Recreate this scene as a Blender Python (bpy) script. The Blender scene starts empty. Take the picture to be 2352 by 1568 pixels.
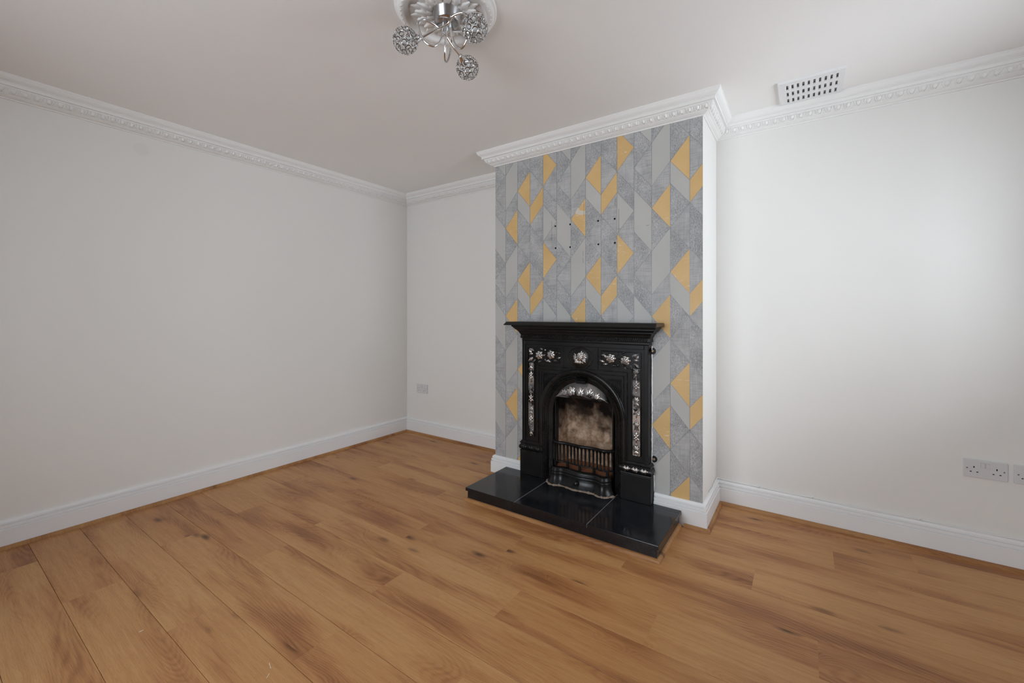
import bpy, math, random
import numpy as np
from mathutils import Vector, Matrix
random.seed(7)
S = bpy.context.scene
COL = S.collection
R = math.radians

# ------------------------------------------------------------------ camera
cam_d = bpy.data.cameras.new('camera'); cam = bpy.data.objects.new('camera', cam_d); COL.objects.link(cam)
cam.location = (3.3029, -2.9124, 1.1722)
cam.rotation_euler = (R(90), 0, R(34.674))
cam_d.sensor_fit = 'HORIZONTAL'; cam_d.sensor_width = 36.0
cam_d.lens = 36.0 * 972.893 / 2352
cam_d.shift_y = -(784 - 720.75) / 2352
cam_d.clip_start = 0.02
S.camera = cam

# ------------------------------------------------------------------ room size (metres)
W, DF, H = 4.55, 4.60, 2.3493          # width to window wall, depth to front wall, ceiling height
XL, XR, BD = 1.432, 2.845, 0.4215      # chimney breast
WY0, WY1, WZ0, WZ1 = -1.38, -0.28, 0.88, 2.05   # window opening in the right-hand wall
VX0, VX1, VZ0, VZ1 = 1.30, 3.00, 0.45, 2.10     # window opening in the wall behind the camera

# ------------------------------------------------------------------ world, light, exposure
world = bpy.data.worlds.new('world'); S.world = world; world.use_nodes = True
bg = world.node_tree.nodes['Background']
bg.inputs['Color'].default_value = (0.855, 0.925, 1.0, 1)
bg.inputs['Strength'].default_value = 7.0
for nm_, sx_, sy_, lo_, ro_ in (('window_daylight_portal', WY1 - WY0, WZ1 - WZ0, (W + 0.24, (WY0 + WY1) / 2, (WZ0 + WZ1) / 2), (R(90), 0, R(90))),
                                ('rear_window_daylight_portal', VX1 - VX0, VZ1 - VZ0, ((VX0 + VX1) / 2, -DF - 0.24, (VZ0 + VZ1) / 2), (R(90), 0, 0))):
    por_d = bpy.data.lights.new(nm_, 'AREA'); por = bpy.data.objects.new(nm_, por_d); COL.objects.link(por)
    por_d.shape = 'RECTANGLE'; por_d.size = sx_; por_d.size_y = sy_; por.location = lo_; por.rotation_euler = ro_
    por_d.cycles.is_portal = True
S.view_settings.view_transform = 'Standard'; S.view_settings.look = 'None'
S.view_settings.gamma = 1.0; S.view_settings.use_curve_mapping = False
S.view_settings.exposure = 0.66
try:
    S.cycles.use_denoising = True; S.cycles.max_bounces = 8; S.cycles.diffuse_bounces = 5; S.cycles.glossy_bounces = 4
    S.cycles.use_adaptive_sampling = True; S.cycles.adaptive_threshold = 0.08; S.cycles.adaptive_min_samples = 20
    S.cycles.transparent_max_bounces = 16; S.cycles.caustics_refractive = False; S.cycles.caustics_reflective = False
    S.cycles.sample_clamp_indirect = 6.0
except Exception:
    pass

# ------------------------------------------------------------------ material helpers
class NT:
    def __init__(s, name):
        s.m = bpy.data.materials.new(name); s.m.use_nodes = True
        s.t = s.m.node_tree; s.b = s.t.nodes['Principled BSDF']; s.o = s.t.nodes['Material Output']
    def n(s, typ, **kw):
        x = s.t.nodes.new(typ)
        for k, v in kw.items(): setattr(x, k, v)
        return x
    def put(s, sock, v):
        if v is None: return
        if isinstance(v, bpy.types.NodeSocket): s.t.links.new(v, sock)
        else:
            if hasattr(sock, 'default_value') and not isinstance(v, (int, float)) and len(v) == 3 and sock.type == 'RGBA': v = (*v, 1)
            sock.default_value = v
    def math(s, op, a, b=None, c=None):
        x = s.n('ShaderNodeMath', operation=op)
        for i, v in enumerate((a, b, c)): s.put(x.inputs[i], v)
        return x.outputs[0]
    def vmath(s, op, a, b=None):
        x = s.n('ShaderNodeVectorMath', operation=op); s.put(x.inputs[0], a); s.put(x.inputs[1], b); return x.outputs[0]
    def coord(s, kind='Object'):
        return s.n('ShaderNodeTexCoord').outputs[kind]
    def mapping(s, v, scale=(1, 1, 1), loc=(0, 0, 0)):
        x = s.n('ShaderNodeMapping'); s.put(x.inputs['Vector'], v); s.put(x.inputs['Scale'], scale); s.put(x.inputs['Location'], loc); return x.outputs[0]
    def noise(s, v, scale=1, detail=2, rough=.5, dist=0):
        x = s.n('ShaderNodeTexNoise'); s.put(x.inputs['Vector'], v); x.inputs['Scale'].default_value = scale
        x.inputs['Detail'].default_value = detail; x.inputs['Roughness'].default_value = rough; x.inputs['Distortion'].default_value = dist
        return x.outputs[0]
    def voro(s, v, scale=1, feature='F1', out='Distance', rnd=1):
        x = s.n('ShaderNodeTexVoronoi', feature=feature); s.put(x.inputs['Vector'], v); x.inputs['Scale'].default_value = scale
        x.inputs['Randomness'].default_value = rnd
        return x.outputs[out]
    def ramp(s, f, stops, interp='LINEAR'):
        x = s.n('ShaderNodeValToRGB'); s.put(x.inputs[0], f); e = x.color_ramp.elements; x.color_ramp.interpolation = interp
        while len(e) < len(stops): e.new(0.5)
        for q, (p, c) in zip(e, stops): q.position = p; q.color = (*c, 1) if len(c) == 3 else c
        return x.outputs[0]
    def mrange(s, v, a, b, c=0, d=1):
        x = s.n('ShaderNodeMapRange'); s.put(x.inputs[0], v)
        for i, q in enumerate((a, b, c, d)): x.inputs[i + 1].default_value = q
        return x.outputs[0]
    def mix(s, f, a, b, mode='MIX'):
        x = s.n('ShaderNodeMix', data_type='RGBA', blend_type=mode); s.put(x.inputs[0], f); s.put(x.inputs[6], a); s.put(x.inputs[7], b); return x.outputs[2]
    def bump(s, h, strength=.2, dist=.002):
        x = s.n('ShaderNodeBump'); x.inputs['Strength'].default_value = strength; x.inputs['Distance'].default_value = dist
        s.put(x.inputs['Height'], h); s.t.links.new(x.outputs[0], s.b.inputs['Normal'])
    def set(s, color=None, rough=None, metal=None, spec=None, coat=None):
        if color is not None: s.put(s.b.inputs['Base Color'], color)
        if rough is not None: s.put(s.b.inputs['Roughness'], rough)
        if metal is not None: s.put(s.b.inputs['Metallic'], metal)
        if spec is not None: s.put(s.b.inputs['Specular IOR Level'], spec)
        if coat is not None: s.put(s.b.inputs['Coat Weight'], coat); s.b.inputs['Coat Roughness'].default_value = .12
        return s.m
def srgb(r, g, b):
    f = lambda c: c / 12.92 if c <= .04045 else ((c + .055) / 1.055) ** 2.4
    return tuple(f(x / 255) for x in (r, g, b))

M = {}
def paint(name, col, rough=.85, bs=.10, sc=260):
    t = NT(name); c = t.coord('Object'); n = t.noise(c, sc, 3); big = t.noise(c, 1.3, 3)
    cc = t.mix(t.mrange(big, .35, .65), tuple(x * .985 for x in col), col)
    t.bump(n, bs, .0012); return t.set(cc, rough, spec=.25)
M['wall'] = paint('wall_paint', (.80, .79, .765))
M['ceil'] = paint('ceiling_paint', (.90, .885, .87), bs=.06)
M['plaster'] = paint('white_moulding_paint', (.84, .835, .82), rough=.7, bs=.05)
M['gloss'] = paint('white_gloss_trim_paint', (.82, .825, .83), rough=.38, bs=.05, sc=90)
# wall_left paint with a faint round stain
def stained():
    t = NT('wall_paint_with_patch'); c = t.coord('Object'); n = t.noise(c, 260, 3)
    d = t.vmath('SUBTRACT', c, (0, -2.0798, 2.1677)); x = t.n('ShaderNodeVectorMath', operation='LENGTH'); t.put(x.inputs[0], d)
    m = t.mrange(x.outputs['Value'], .030, .045, .085, 0)
    t.bump(n, .10, .0012)
    return t.set(t.mix(m, (.80, .79, .765), (.45, .45, .44)), .85, spec=.25)
M['wall_l'] = stained()

def wood(name, plank=True, dark=1.0):
    t = NT(name); c = t.coord('Object')
    if plank:
        rnd = t.n('ShaderNodeObjectInfo').outputs['Random']
    else:
        rnd = t.math('ADD', 0.37, 0.0)
    cx = t.n('ShaderNodeCombineXYZ'); t.put(cx.inputs[0], t.math('MULTIPLY', rnd, 57.0)); t.put(cx.inputs[1], t.math('MULTIPLY', rnd, 31.0)); t.put(cx.inputs[2], 0.0)
    p = t.vmath('ADD', c, cx.outputs[0])
    # knots: sparse voronoi cells stretched along the grain
    wv = t.noise(t.mapping(p, (3.0, 9.0, 0)), 1.0, 1, .5)
    kp = t.mapping(p, (2.5, 7.0, 0.0)); kd = t.voro(kp, 1.0, rnd=1.0)
    near = t.mrange(kd, 0.0, 0.40, 1.0, 0.0)
    pres = t.math('GREATER_THAN', t.noise(t.mapping(p, (1.1, 3.1, 0)), 1.0, 0), .33)
    bend = t.math('MULTIPLY', t.math('MULTIPLY', near, near), pres)
    sep = t.n('ShaderNodeSeparateXYZ'); t.put(sep.inputs[0], p)
    wob = t.noise(t.mapping(p, (1.1, 5.0, 0)), 1.0, 1, .5)
    fine = t.noise(t.mapping(p, (10, 330, 0)), 1.0, 3, .65)
    field = t.math('ADD', t.math('MULTIPLY', sep.outputs[1], 5.0), t.math('ADD', t.math('MULTIPLY', wob, 2.6), t.math('MULTIPLY', bend, 1.7)))
    rings = t.math('SINE', t.math('MULTIPLY', t.math('ADD', field, t.math('MULTIPLY', fine, .035)), 82.0))
    rings = t.math('POWER', t.mrange(rings, -1, 1), 1.6)
    streak = t.noise(t.mapping(p, (1.25, 7.0, 0)), 1.0, 3, .5)
    mid = t.noise(t.mapping(p, (3.0, 60.0, 0)), 1.0, 2, .5)
    zone = t.mrange(streak, .46, .68)                      # darker heartwood streaks where the figure shows
    v = t.math('ADD', t.math('MULTIPLY', zone, .38), t.math('MULTIPLY', t.math('MULTIPLY', rings, t.mrange(streak, .44, .62, .15, 1.0)), .18))
    v = t.math('ADD', v, t.math('ADD', t.math('MULTIPLY', t.math('SUBTRACT', fine, .5), .55), t.math('MULTIPLY', t.math('SUBTRACT', mid, .5), .45)))
    v = t.math('ADD', v, t.math('MULTIPLY', bend, .20))
    v = t.math('ADD', v, .15)
    if plank: v = t.math('ADD', v, t.mrange(rnd, 0, 1, -.08, .10))
    col = t.ramp(v, [(.02, (.54, .292, .118)), (.28, (.45, .218, .082)), (.55, (.330, .137, .050)), (.92, (.160, .058, .022))])
    kk = t.math('ADD', kd, t.math('ADD', t.math('MULTIPLY', t.math('SUBTRACT', wv, .5), .14), t.math('MULTIPLY', t.noise(t.mapping(p, (18, 60, 0)), 1.0, 2), .08)))
    knot = t.math('MULTIPLY', t.mrange(kk, .06, .18, .92, 0), pres)
    col = t.mix(knot, col, (.085, .034, .016))
    pore = t.noise(t.mapping(p, (24, 520, 0)), 1.0, 1)
    col = t.mix(t.mrange(pore, .58, .70, 0, .28), col, (.20, .085, .035))
    if dark != 1.0: col = t.mix(1.0, col, (dark, dark, dark), 'MULTIPLY')
    t.bump(fine, .06, .0006)
    return t.set(col, t.mrange(fine, .3, .7, .36, .46), spec=.32)
M['plank'] = wood('oak_laminate_plank')
M['bead'] = wood('oak_quadrant_bead', False, .80)
t = NT('dark_joint'); M['joint'] = t.set((.03, .018, .01), .9)

def plain(name, col, rough=.5, metal=0, spec=.5, coat=None):
    return NT(name).set(col, rough, metal, spec, coat)
def iron(name, base=(.0075, .0072, .0072), rough=.34, bs=.10, spec=.22):
    t = NT(name); c = t.coord('Object'); n = t.noise(c, 220, 3); g = t.noise(c, 9, 4)
    t.bump(n, bs, .0008)
    return t.set(t.mix(t.mrange(g, .4, .7), base, tuple(x * 1.7 for x in base)), t.mrange(g, .3, .7, rough, rough + .12), spec=spec)
M['iron'] = iron('black_cast_iron')
M['iron_g'] = iron('black_glossy_cast_iron', rough=.22, bs=.05, spec=.26)
# burnished highlights rubbed through the black enamel
def burnish(name, lo, hi, axis_scale):
    t = NT(name); c = t.coord('Object'); n = t.noise(t.mapping(c, axis_scale), 1.0, 2, .5); f = t.noise(c, 160, 3)
    m = t.mrange(n, lo, hi); t.bump(f, .15, .001)
    return t.set(t.mix(m, (.012, .011, .011), (.62, .60, .585)), t.mix(m, (.2,) * 3, (.24,) * 3), t.mrange(n, lo, hi), spec=.5)
M['burn'] = burnish('burnished_iron_relief', .36, .50, (9, 9, 11))
M['burn_strip'] = burnish('burnished_iron_ground', .38, .52, (5, 5, 9))
M['burn_leaf'] = burnish('half_burnished_leaf', .50, .62, (14, 14, 16))
M['burn_hood'] = burnish('burnished_iron_hood', .42, .70, (6, 6, 9))
M['steel'] = plain('polished_steel', (.70, .69, .68), .16, 1)
M['chrome'] = plain('chrome', (.78, .78, .79), .07, 1)
M['nickel'] = plain('satin_nickel', (.50, .50, .51), .25, 1)
M['dull'] = plain('dull_screw_head', (.16, .16, .16), .4, 1)
M['screw'] = plain('brass_screw', (.40, .27, .16), .4, 1)
M['socket'] = plain('white_socket_plastic', (.66, .66, .665), .3)
M['hole'] = plain('dark_slot', (.01, .01, .01), .9, 0, .1)
M['caulk'] = plain('white_sealant', (.86, .87, .88), .6)
M['cable'] = plain('white_cable_sheath', (.82, .82, .81), .5)
M['upvc'] = plain('white_window_plastic', (.82, .83, .84), .35)
t = NT('window_glass'); t.t.nodes.remove(t.b)
tr = t.n('ShaderNodeBsdfTransparent'); gl = t.n('ShaderNodeBsdfGlossy'); gl.inputs['Roughness'].default_value = 0.0
fr = t.n('ShaderNodeFresnel'); fr.inputs[0].default_value = 1.45; mx = t.n('ShaderNodeMixShader')
t.t.links.new(fr.outputs[0], mx.inputs[0]); t.t.links.new(tr.outputs[0], mx.inputs[1]); t.t.links.new(gl.outputs[0], mx.inputs[2]); t.t.links.new(mx.outputs[0], t.o.inputs[0])
M['glass'] = t.m
t = NT('cut_crystal'); t.t.nodes.remove(t.b)
tr = t.n('ShaderNodeBsdfTransparent'); tr.inputs[0].default_value = (.97, .975, .98, 1); gl = t.n('ShaderNodeBsdfGlossy'); gl.inputs['Roughness'].default_value = 0.05
fr = t.n('ShaderNodeFresnel'); fr.inputs[0].default_value = 1.35; mx = t.n('ShaderNodeMixShader')
t.t.links.new(fr.outputs[0], mx.inputs[0]); t.t.links.new(tr.outputs[0], mx.inputs[1]); t.t.links.new(gl.outputs[0], mx.inputs[2]); t.t.links.new(mx.outputs[0], t.o.inputs[0])
M['crystal'] = t.m
def granite():
    t = NT('black_granite_tile'); c = t.coord('Object'); n = t.noise(c, 420, 3, .7); w = t.noise(c, 6, 4); sp = t.voro(c, 230)
    col = t.mix(t.mrange(n, .5, .8), (.008, .0085, .0105), (.032, .034, .040))
    col = t.mix(t.mrange(sp, .10, .04, 0, .35), col, (.20, .21, .22))
    dust = t.math('MULTIPLY', t.mrange(w, .48, .75, 0, .10), t.mrange(n, .35, .7))
    col = t.mix(dust, col, (.42, .42, .43)); t.bump(n, .05, .0005)
    return t.set(col, t.mrange(w, .3, .7, .09, .20), spec=.42)
M['granite'] = granite()
M['grout'] = plain('grey_grout', (.24, .235, .23), .9)
def mortar():
    t = NT('sandy_mortar'); c = t.coord('Object'); n = t.noise(c, 330, 4, .7); t.bump(n, .8, .004)
    return t.set(t.ramp(n, [(.3, (.16, .115, .085)), (.6, (.36, .27, .20)), (.8, (.58, .47, .38))]), .95)
M['mortar'] = mortar()
def fireclay():
    t = NT('sooty_fireclay'); c = t.coord('Object'); n = t.noise(c, 26, 6, .68); b = t.noise(t.mapping(c, (11, 11, 4)), 1.0, 4, .55)
    sep = t.n('ShaderNodeSeparateXYZ'); t.put(sep.inputs[0], c)
    col = t.ramp(n, [(.30, (.24, .145, .090)), (.5, (.50, .35, .24)), (.70, (.72, .58, .45))])
    # soot stain climbing the fireback, with a ragged tide line
    s = t.mrange(t.math('ADD', sep.outputs[2], t.math('MULTIPLY', t.math('SUBTRACT', b, .5), .34)), .36, .53)
    col = t.mix(s, col, (.012, .009, .008)); t.bump(n, .6, .004)
    rust = t.mrange(t.noise(c, 16, 3), .55, .72, 0, .45); col = t.mix(rust, col, (.20, .085, .04))
    blk = t.mrange(t.noise(t.mapping(c, (9, 9, 9), (3, 1, 2)), 1.0, 3), .54, .66, 0, .8); col = t.mix(t.math('MULTIPLY', blk, t.mrange(sep.outputs[2], .28, .42)), col, (.03, .02, .015))
    return t.set(col, .95, spec=.1)
M['fireclay'] = fireclay()
M['brick'] = plain('red_fire_brick', (.33, .135, .065), .9)

# wallpaper prints
def wp(name, kind):
    t = NT(name); c = t.coord('Object')
    if kind == 'L':
        n = t.noise(c, 90, 3); t.bump(n, .05, .0008); b = t.noise(c, 3.5, 3)
        return t.set(t.mix(t.mrange(b, .3, .7), (.46, .46, .44), (.51, .51, .49)), .55)
    if kind == 'E':
        n = t.noise(t.mapping(c, (1.25, 1, .62)), 210, 3, .6, 1.2); t.bump(n, .9, .003); b = t.noise(c, 9, 4)
        n2 = t.math('ADD', n, t.math('MULTIPLY', t.math('SUBTRACT', b, .5), .35))
        return t.set(t.ramp(n2, [(.32, (.24, .243, .248)), (.50, (.40, .405, .41)), (.68, (.60, .60, .60))]), .5)
    if kind == 'W':
        h = t.noise(t.mapping(c, (14, 1, 330)), 1.0, 3, .6); v = t.noise(t.mapping(c, (330, 1, 14)), 1.0, 3, .6); b = t.noise(c, 13, 4)
        s = t.math('ADD', t.math('MULTIPLY', h, .55), t.math('ADD', t.math('MULTIPLY', v, .45), t.math('MULTIPLY', t.math('SUBTRACT', b, .5), .55)))
        return t.set(t.ramp(s, [(.30, (.28, .283, .288)), (.5, (.42, .423, .425)), (.68, (.52, .52, .515))]), .6)
    if kind == 'M':
        b = t.noise(c, 6, 3); scr = t.noise(t.mapping(c, (26, 1, 120)), 1.0, 4, .75); msk = t.mrange(t.noise(t.mapping(c, (2, 1, 11)), 1.0, 1), .56, .64)
        sc = t.math('MULTIPLY', t.mrange(scr, .60, .67, 0, .85), msk)
        col = t.mix(t.mrange(b, .3, .7), (.64, .415, .165), (.71, .48, .21))
        return t.set(t.mix(sc, col, (.80, .72, .62)), .5)
    return t.set((.27, .275, .285), .4, .2)
for k in 'LEWM': M['wp' + k] = wp('wallpaper_' + {'L': 'plain_grey', 'E': 'crackle_grey', 'W': 'linen_grey', 'M': 'mustard'}[k], k)
M['wpline'] = wp('wallpaper_line', 'line')
t = NT('plaster_ornament'); c = t.coord('Object'); t.bump(t.noise(c, 90, 3), .2, .002); M['rose'] = t.set((.80, .79, .775), .6)

# ------------------------------------------------------------------ mesh helpers
V = Vector
class MB:
    def __init__(s): s.v = []; s.f = []; s.mi = []; s.sm = []
    def add(s, vs, fs, mi=0, smooth=False):
        o = len(s.v); s.v += [tuple(x) for x in vs]; s.f += [tuple(i + o for i in f) for f in fs]; s.mi += [mi] * len(fs); s.sm += [smooth] * len(fs); return s
    def box(s, a, b, mi=0):
        x0, y0, z0 = a; x1, y1, z1 = b
        return s.add([(x0,y0,z0),(x1,y0,z0),(x1,y1,z0),(x0,y1,z0),(x0,y0,z1),(x1,y0,z1),(x1,y1,z1),(x0,y1,z1)],
                     [(0,3,2,1),(4,5,6,7),(0,1,5,4),(1,2,6,5),(2,3,7,6),(3,0,4,7)], mi)
    def grid(s, rows, cu=False, cv=False, mi=0, smooth=True, caps=False):
        n, m = len(rows), len(rows[0]); vs = [p for r in rows for p in r]; fs = []
        for i in range(n if cu else n - 1):
            for j in range(m if cv else m - 1):
                i2, j2 = (i + 1) % n, (j + 1) % m; fs.append((i*m+j, i*m+j2, i2*m+j2, i2*m+j))
        s.add(vs, fs, mi, smooth)
        if caps and cv:
            o = len(s.v) - n * m
            for r in (0, n - 1):
                s.f.append(tuple(o + r*m + j for j in (range(m) if r else reversed(range(m))))); s.mi.append(mi); s.sm.append(False)
        return s
    def ball(s, c, r, seg=10, rings=6, rot=None, mi=0):
        rr = r if hasattr(r, '__len__') else (r, r, r); c = V(c); rows = []
        for i in range(rings + 1):
            th = math.pi * i / rings; row = []
            for j in range(seg):
                ph = 2 * math.pi * j / seg
                p = V((rr[0]*math.sin(th)*math.cos(ph), rr[1]*math.sin(th)*math.sin(ph), rr[2]*math.cos(th)))
                row.append(c + (rot @ p if rot else p))
            rows.append(row)
        return s.grid(rows, cv=True, mi=mi)
    def tube(s, path, r, seg=8, closed=False, mi=0, caps=True):
        P = [V(p) for p in path]; n = len(P); rows = []; up = None
        for i in range(n):
            a = P[(i + 1) % n] if (closed or i < n - 1) else P[i]; b = P[i - 1] if (closed or i > 0) else P[i]
            d = (a - b).normalized()
            if up is None: up = d.orthogonal().normalized()
            up = (up - d * up.dot(d)); up = up.normalized() if up.length > 1e-6 else d.orthogonal().normalized()
            w = d.cross(up); rad = r[i] if hasattr(r, '__len__') else r
            rows.append([P[i] + (up * math.cos(2*math.pi*k/seg) + w * math.sin(2*math.pi*k/seg)) * rad for k in range(seg)])
        return s.grid(rows, cu=closed, cv=True, mi=mi, caps=caps and not closed)
    def lathe(s, prof, o=(0,0,0), axis=(0,0,1), seg=24, mi=0, smooth=True):
        a = V(axis).normalized(); u = a.orthogonal().normalized(); w = a.cross(u); o = V(o)
        rows = [[o + a*h + (u*math.cos(2*math.pi*k/seg) + w*math.sin(2*math.pi*k/seg))*max(r, 1e-5) for k in range(seg)] for r, h in prof]
        return s.grid(rows, cv=True, mi=mi, smooth=smooth)
    def leaf(s, o, a, b, n, L, Wd, h, lobes=0, nt=9, ns=5, mi=0, curl=0):
        o, a, b, n = V(o), V(a).normalized(), V(b).normalized(), V(n).normalized(); rows = []
        for i in range(nt):
            t_ = i / (nt - 1); w = math.sin(math.pi * min(1, t_ * .92 + .06)) ** .75 * (1 - .25 * t_)
            if lobes: w *= 1 + .22 * math.cos(t_ * lobes * 2 * math.pi)
            row = []
            for j in range(ns):
                q = -1 + 2 * j / (ns - 1)
                hh = h * (math.sin(math.pi * (.12 + .80 * t_)) ** .7) * (1 - q * q) - (h * .25 if (j == ns // 2) else 0) + curl * t_ * t_
                row.append(o + a * (L * t_) + b * (Wd * .5 * w * q) + n * hh)
            rows.append(row)
        return s.grid(rows, mi=mi)
    def rosette(s, o, a, b, n, r, k=7, mi=0):
        o, a, b, n = V(o), V(a).normalized(), V(b).normalized(), V(n).normalized()
        for rad, num, sz, lift, ph in ((.62, k, .52, .10, 0), (.36, 5, .40, .26, .5), (.14, 3, .26, .40, .2)):
            for i in range(num):
                an = 2*math.pi*(i+ph)/num; d = a*math.cos(an) + b*math.sin(an); e = n.cross(d)
                tilt = (n*.85 + d*.35).normalized(); d2 = (d - tilt*d.dot(tilt)).normalized(); e2 = tilt.cross(d2)
                rot = Matrix((d2, e2, tilt)).transposed()
                s.ball(o + d*(rad*r) + n*(lift*r), (sz*r*.62, sz*r*.55, sz*r*.22), 8, 5, rot, mi)
        return s.ball(o + n*(.46*r), .15*r, 8, 5, None, mi)
    def mesh(s, name, mats):
        me = bpy.data.meshes.new(name); me.from_pydata(s.v, [], s.f); me.update()
        for m in (mats if isinstance(mats, (list, tuple)) else [mats]): me.materials.append(m)
        me.polygons.foreach_set('material_index', s.mi); me.polygons.foreach_set('use_smooth', s.sm); me.update()
        return me
    def build(s, name, mats, parent=None, bevel=0, bseg=2):
        import bmesh
        me = s.mesh(name, mats); bm = bmesh.new(); bm.from_mesh(me); bmesh.ops.recalc_face_normals(bm, faces=bm.faces); bm.to_mesh(me); bm.free()
        return link(name, me, parent, bevel, bseg)
def link(name, me, parent=None, bevel=0, bseg=2):
    o = bpy.data.objects.new(name, me); COL.objects.link(o)
    if parent is not None:
        o.parent = parent; o.matrix_parent_inverse = Matrix.Translation(-parent.location)
    if bevel:
        md = o.modifiers.new('bevel', 'BEVEL'); md.width = bevel; md.segments = bseg; md.limit_method = 'ANGLE'; md.angle_limit = R(35)
    return o
def tag(o, label, cat=None, group=None, kind=None):
    o['label'] = label
    if cat: o['category'] = cat
    if group: o['group'] = group
    if kind: o['kind'] = kind
    return o
def thing(name, label, cat, loc=(0, 0, 0), group=None):
    o = bpy.data.objects.new(name, None); COL.objects.link(o); o.location = loc; o.empty_display_size = .05
    return tag(o, label, cat, group)
def clip(poly, x0, x1, z0, z1):
    def cut(P, f, g):
        out = []
        for i in range(len(P)):
            a, b = P[i - 1], P[i]; fa, fb = f(a), f(b)
            if fa >= 0: out.append(a) if False else None
            if (fa >= 0) != (fb >= 0):
                k = fa / (fa - fb); out.append((a[0] + (b[0]-a[0])*k, a[1] + (b[1]-a[1])*k))
            if fb >= 0: out.append(b)
        return out
    for f in (lambda p: p[0]-x0, lambda p: x1-p[0], lambda p: p[1]-z0, lambda p: z1-p[1]):
        poly = cut(poly, f, None)
        if len(poly) < 3: return []
    return poly

# ------------------------------------------------------------------ structure: floor
fl = MB().box((-.1, -DF - .1, -.12), (W + .1, .1, -.010)).build('floor', M['joint'])
tag(fl, 'oak laminate floor of long planks running across the room', 'floor', kind='structure')
PW, PL, GAP = .1875, 1.2525, .0009
offs = {-14: .31, -13: .83, -12: 1.367, -11: .63, -10: 1.142, -9: 1.803 - 1.25, -8: 1.06, -7: .325, -6: .835, -5: 1.35, -4: .61, -3: 1.05, -2: .91, -1: 1.22, 0: 1.13}
def plank_mesh(x0, x1, y0, y1):
    c = .0011; m = MB(); a, b = (x0, x1), (y0+GAP/2, y1-GAP/2); cx_, cy_ = (x0+x1)/2, (y0+y1)/2
    lo = [(a[0]-cx_, b[0]-cy_, -.010), (a[1]-cx_, b[0]-cy_, -.010), (a[1]-cx_, b[1]-cy_, -.010), (a[0]-cx_, b[1]-cy_, -.010)]
    md = [(x, y, -c) for x, y, z in lo]; e = c * .8
    tp = [(a[0]-cx_, b[0]+e-cy_, 0), (a[1]-cx_, b[0]+e-cy_, 0), (a[1]-cx_, b[1]-e-cy_, 0), (a[0]-cx_, b[1]-e-cy_, 0)]
    fs = [(8, 9, 10, 11)]
    for i in range(4):
        j = (i + 1) % 4; fs += [(i, j, 4+j, 4+i), (4+i, 4+j, 8+j, 8+i)]
    m.add(lo + md + tp, fs); return m.mesh('plank', M['plank']), (cx_, cy_)
cache = {}
for k in range(-20, 1):
    y0 = -.1018 + PW * (k - 0); y1 = y0 + PW
    y0c, y1c = max(y0, -DF), min(y1, 0.0)
    if y1c - y0c < .01: continue
    off = offs.get(k, random.uniform(0, PL)); x = off - PL * math.ceil(off / PL)
    while x < W:
        a, b = max(x, 0.0), min(x + PL, W)
        if b - a > .02:
            key = (round(b - a, 4), round(y1c - y0c, 4))
            if key not in cache: cache[key] = plank_mesh(0, b - a, 0, y1c - y0c)[0]
            p = link('plank', cache[key], fl); p.location = ((a + b) / 2, (y0c + y1c) / 2, 0)
        x += PL

for x0, y0, x1, y1 in ((1.822, -2.206, 1.850, -2.214), (1.866, -2.226, 1.876, -2.240), (1.2831, -2.411, 1.2838, -2.398), (.110, -1.976, .113, -1.980)):
    d_ = V((x1 - x0, y1 - y0, 0)); e_ = V((-d_.y, d_.x, 0)).normalized() * .0006; a_, b_ = V((x0, y0, 0)), V((x1, y1, 0)); up = V((0, 0, .0006))
    MB().add([a_ - e_, b_ - e_, b_ + e_, a_ + e_, a_ + up, b_ + up], [(0, 1, 5, 4), (3, 4, 5, 2), (0, 4, 3), (1, 2, 5)]).build('paint_fleck', M['caulk'], fl)

# ------------------------------------------------------------------ structure: ceiling and walls
tag(MB().box((-.1, -DF - .1, H), (W + .3, .1, H + .12)).build('ceiling', M['ceil']), 'plain white painted ceiling over the whole room', 'ceiling', kind='structure')
tag(MB().box((-.12, -DF - .12, -.1), (0, .12, H)).build('wall_left', M['wall_l']), 'long blank off-white wall on the left with a faint round patch', 'wall', kind='structure')
tag(MB().box((0, 0, -.1), (W, .12, H)).build('wall_back', M['wall']), 'white alcove wall behind and beside the chimney breast', 'wall', kind='structure')
m = MB()
m.box((W, -DF, -.1), (W + .28, WY0, H)).box((W, WY1, -.1), (W + .28, .12, H)).box((W, WY0, -.1), (W + .28, WY1, WZ0)).box((W, WY0, WZ1), (W + .28, WY1, H))
wr = tag(m.build('wall_right', M['wall']), 'white wall with the window opening, right of the alcove', 'wall', kind='structure')
DX0, DX1, DZ = 3.35, 4.15, 2.02
m = MB(); T0, T1 = -DF - .28, -DF
m.box((0, T0, -.1), (VX0, T1, H)).box((VX1, T0, -.1), (DX0, T1, H)).box((DX1, T0, -.1), (W, T1, H)).box((DX0, T0, DZ), (DX1, T1, H)).box((VX0, T0, -.1), (VX1, T1, VZ0)).box((VX0, T0, VZ1), (VX1, T1, H))
tag(m.build('wall_front', M['wall']), 'white wall behind the camera with the room door and a window', 'wall', kind='structure')
# door in the wall behind the camera
d = MB().box((DX0, -DF - .075, .005), (DX1, -DF - .035, DZ)).build('door_1', M['gloss']); tag(d, 'white panelled room door behind the camera', 'door', kind='structure')
for i in range(2):
    for z0, z1 in ((.20, .85), (1.02, 1.85)):
        x0 = DX0 + .10 + i * .33; MB().box((x0, -DF - .037, z0), (x0 + .27, -DF - .027, z1)).build('door_panel', M['gloss'], d, .006)
hm = MB(); hm.lathe([(.024, 0), (.024, .006), (.009, .008), (.009, .045)], (DX1 - .07, -DF - .035, 1.0), (0, 1, 0)); hm.tube([(DX1 - .07, -DF + .006, 1.0), (DX1 - .19, -DF + .006, 1.0)], .009); hm.build('door_handle', M['chrome'], d)
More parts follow.
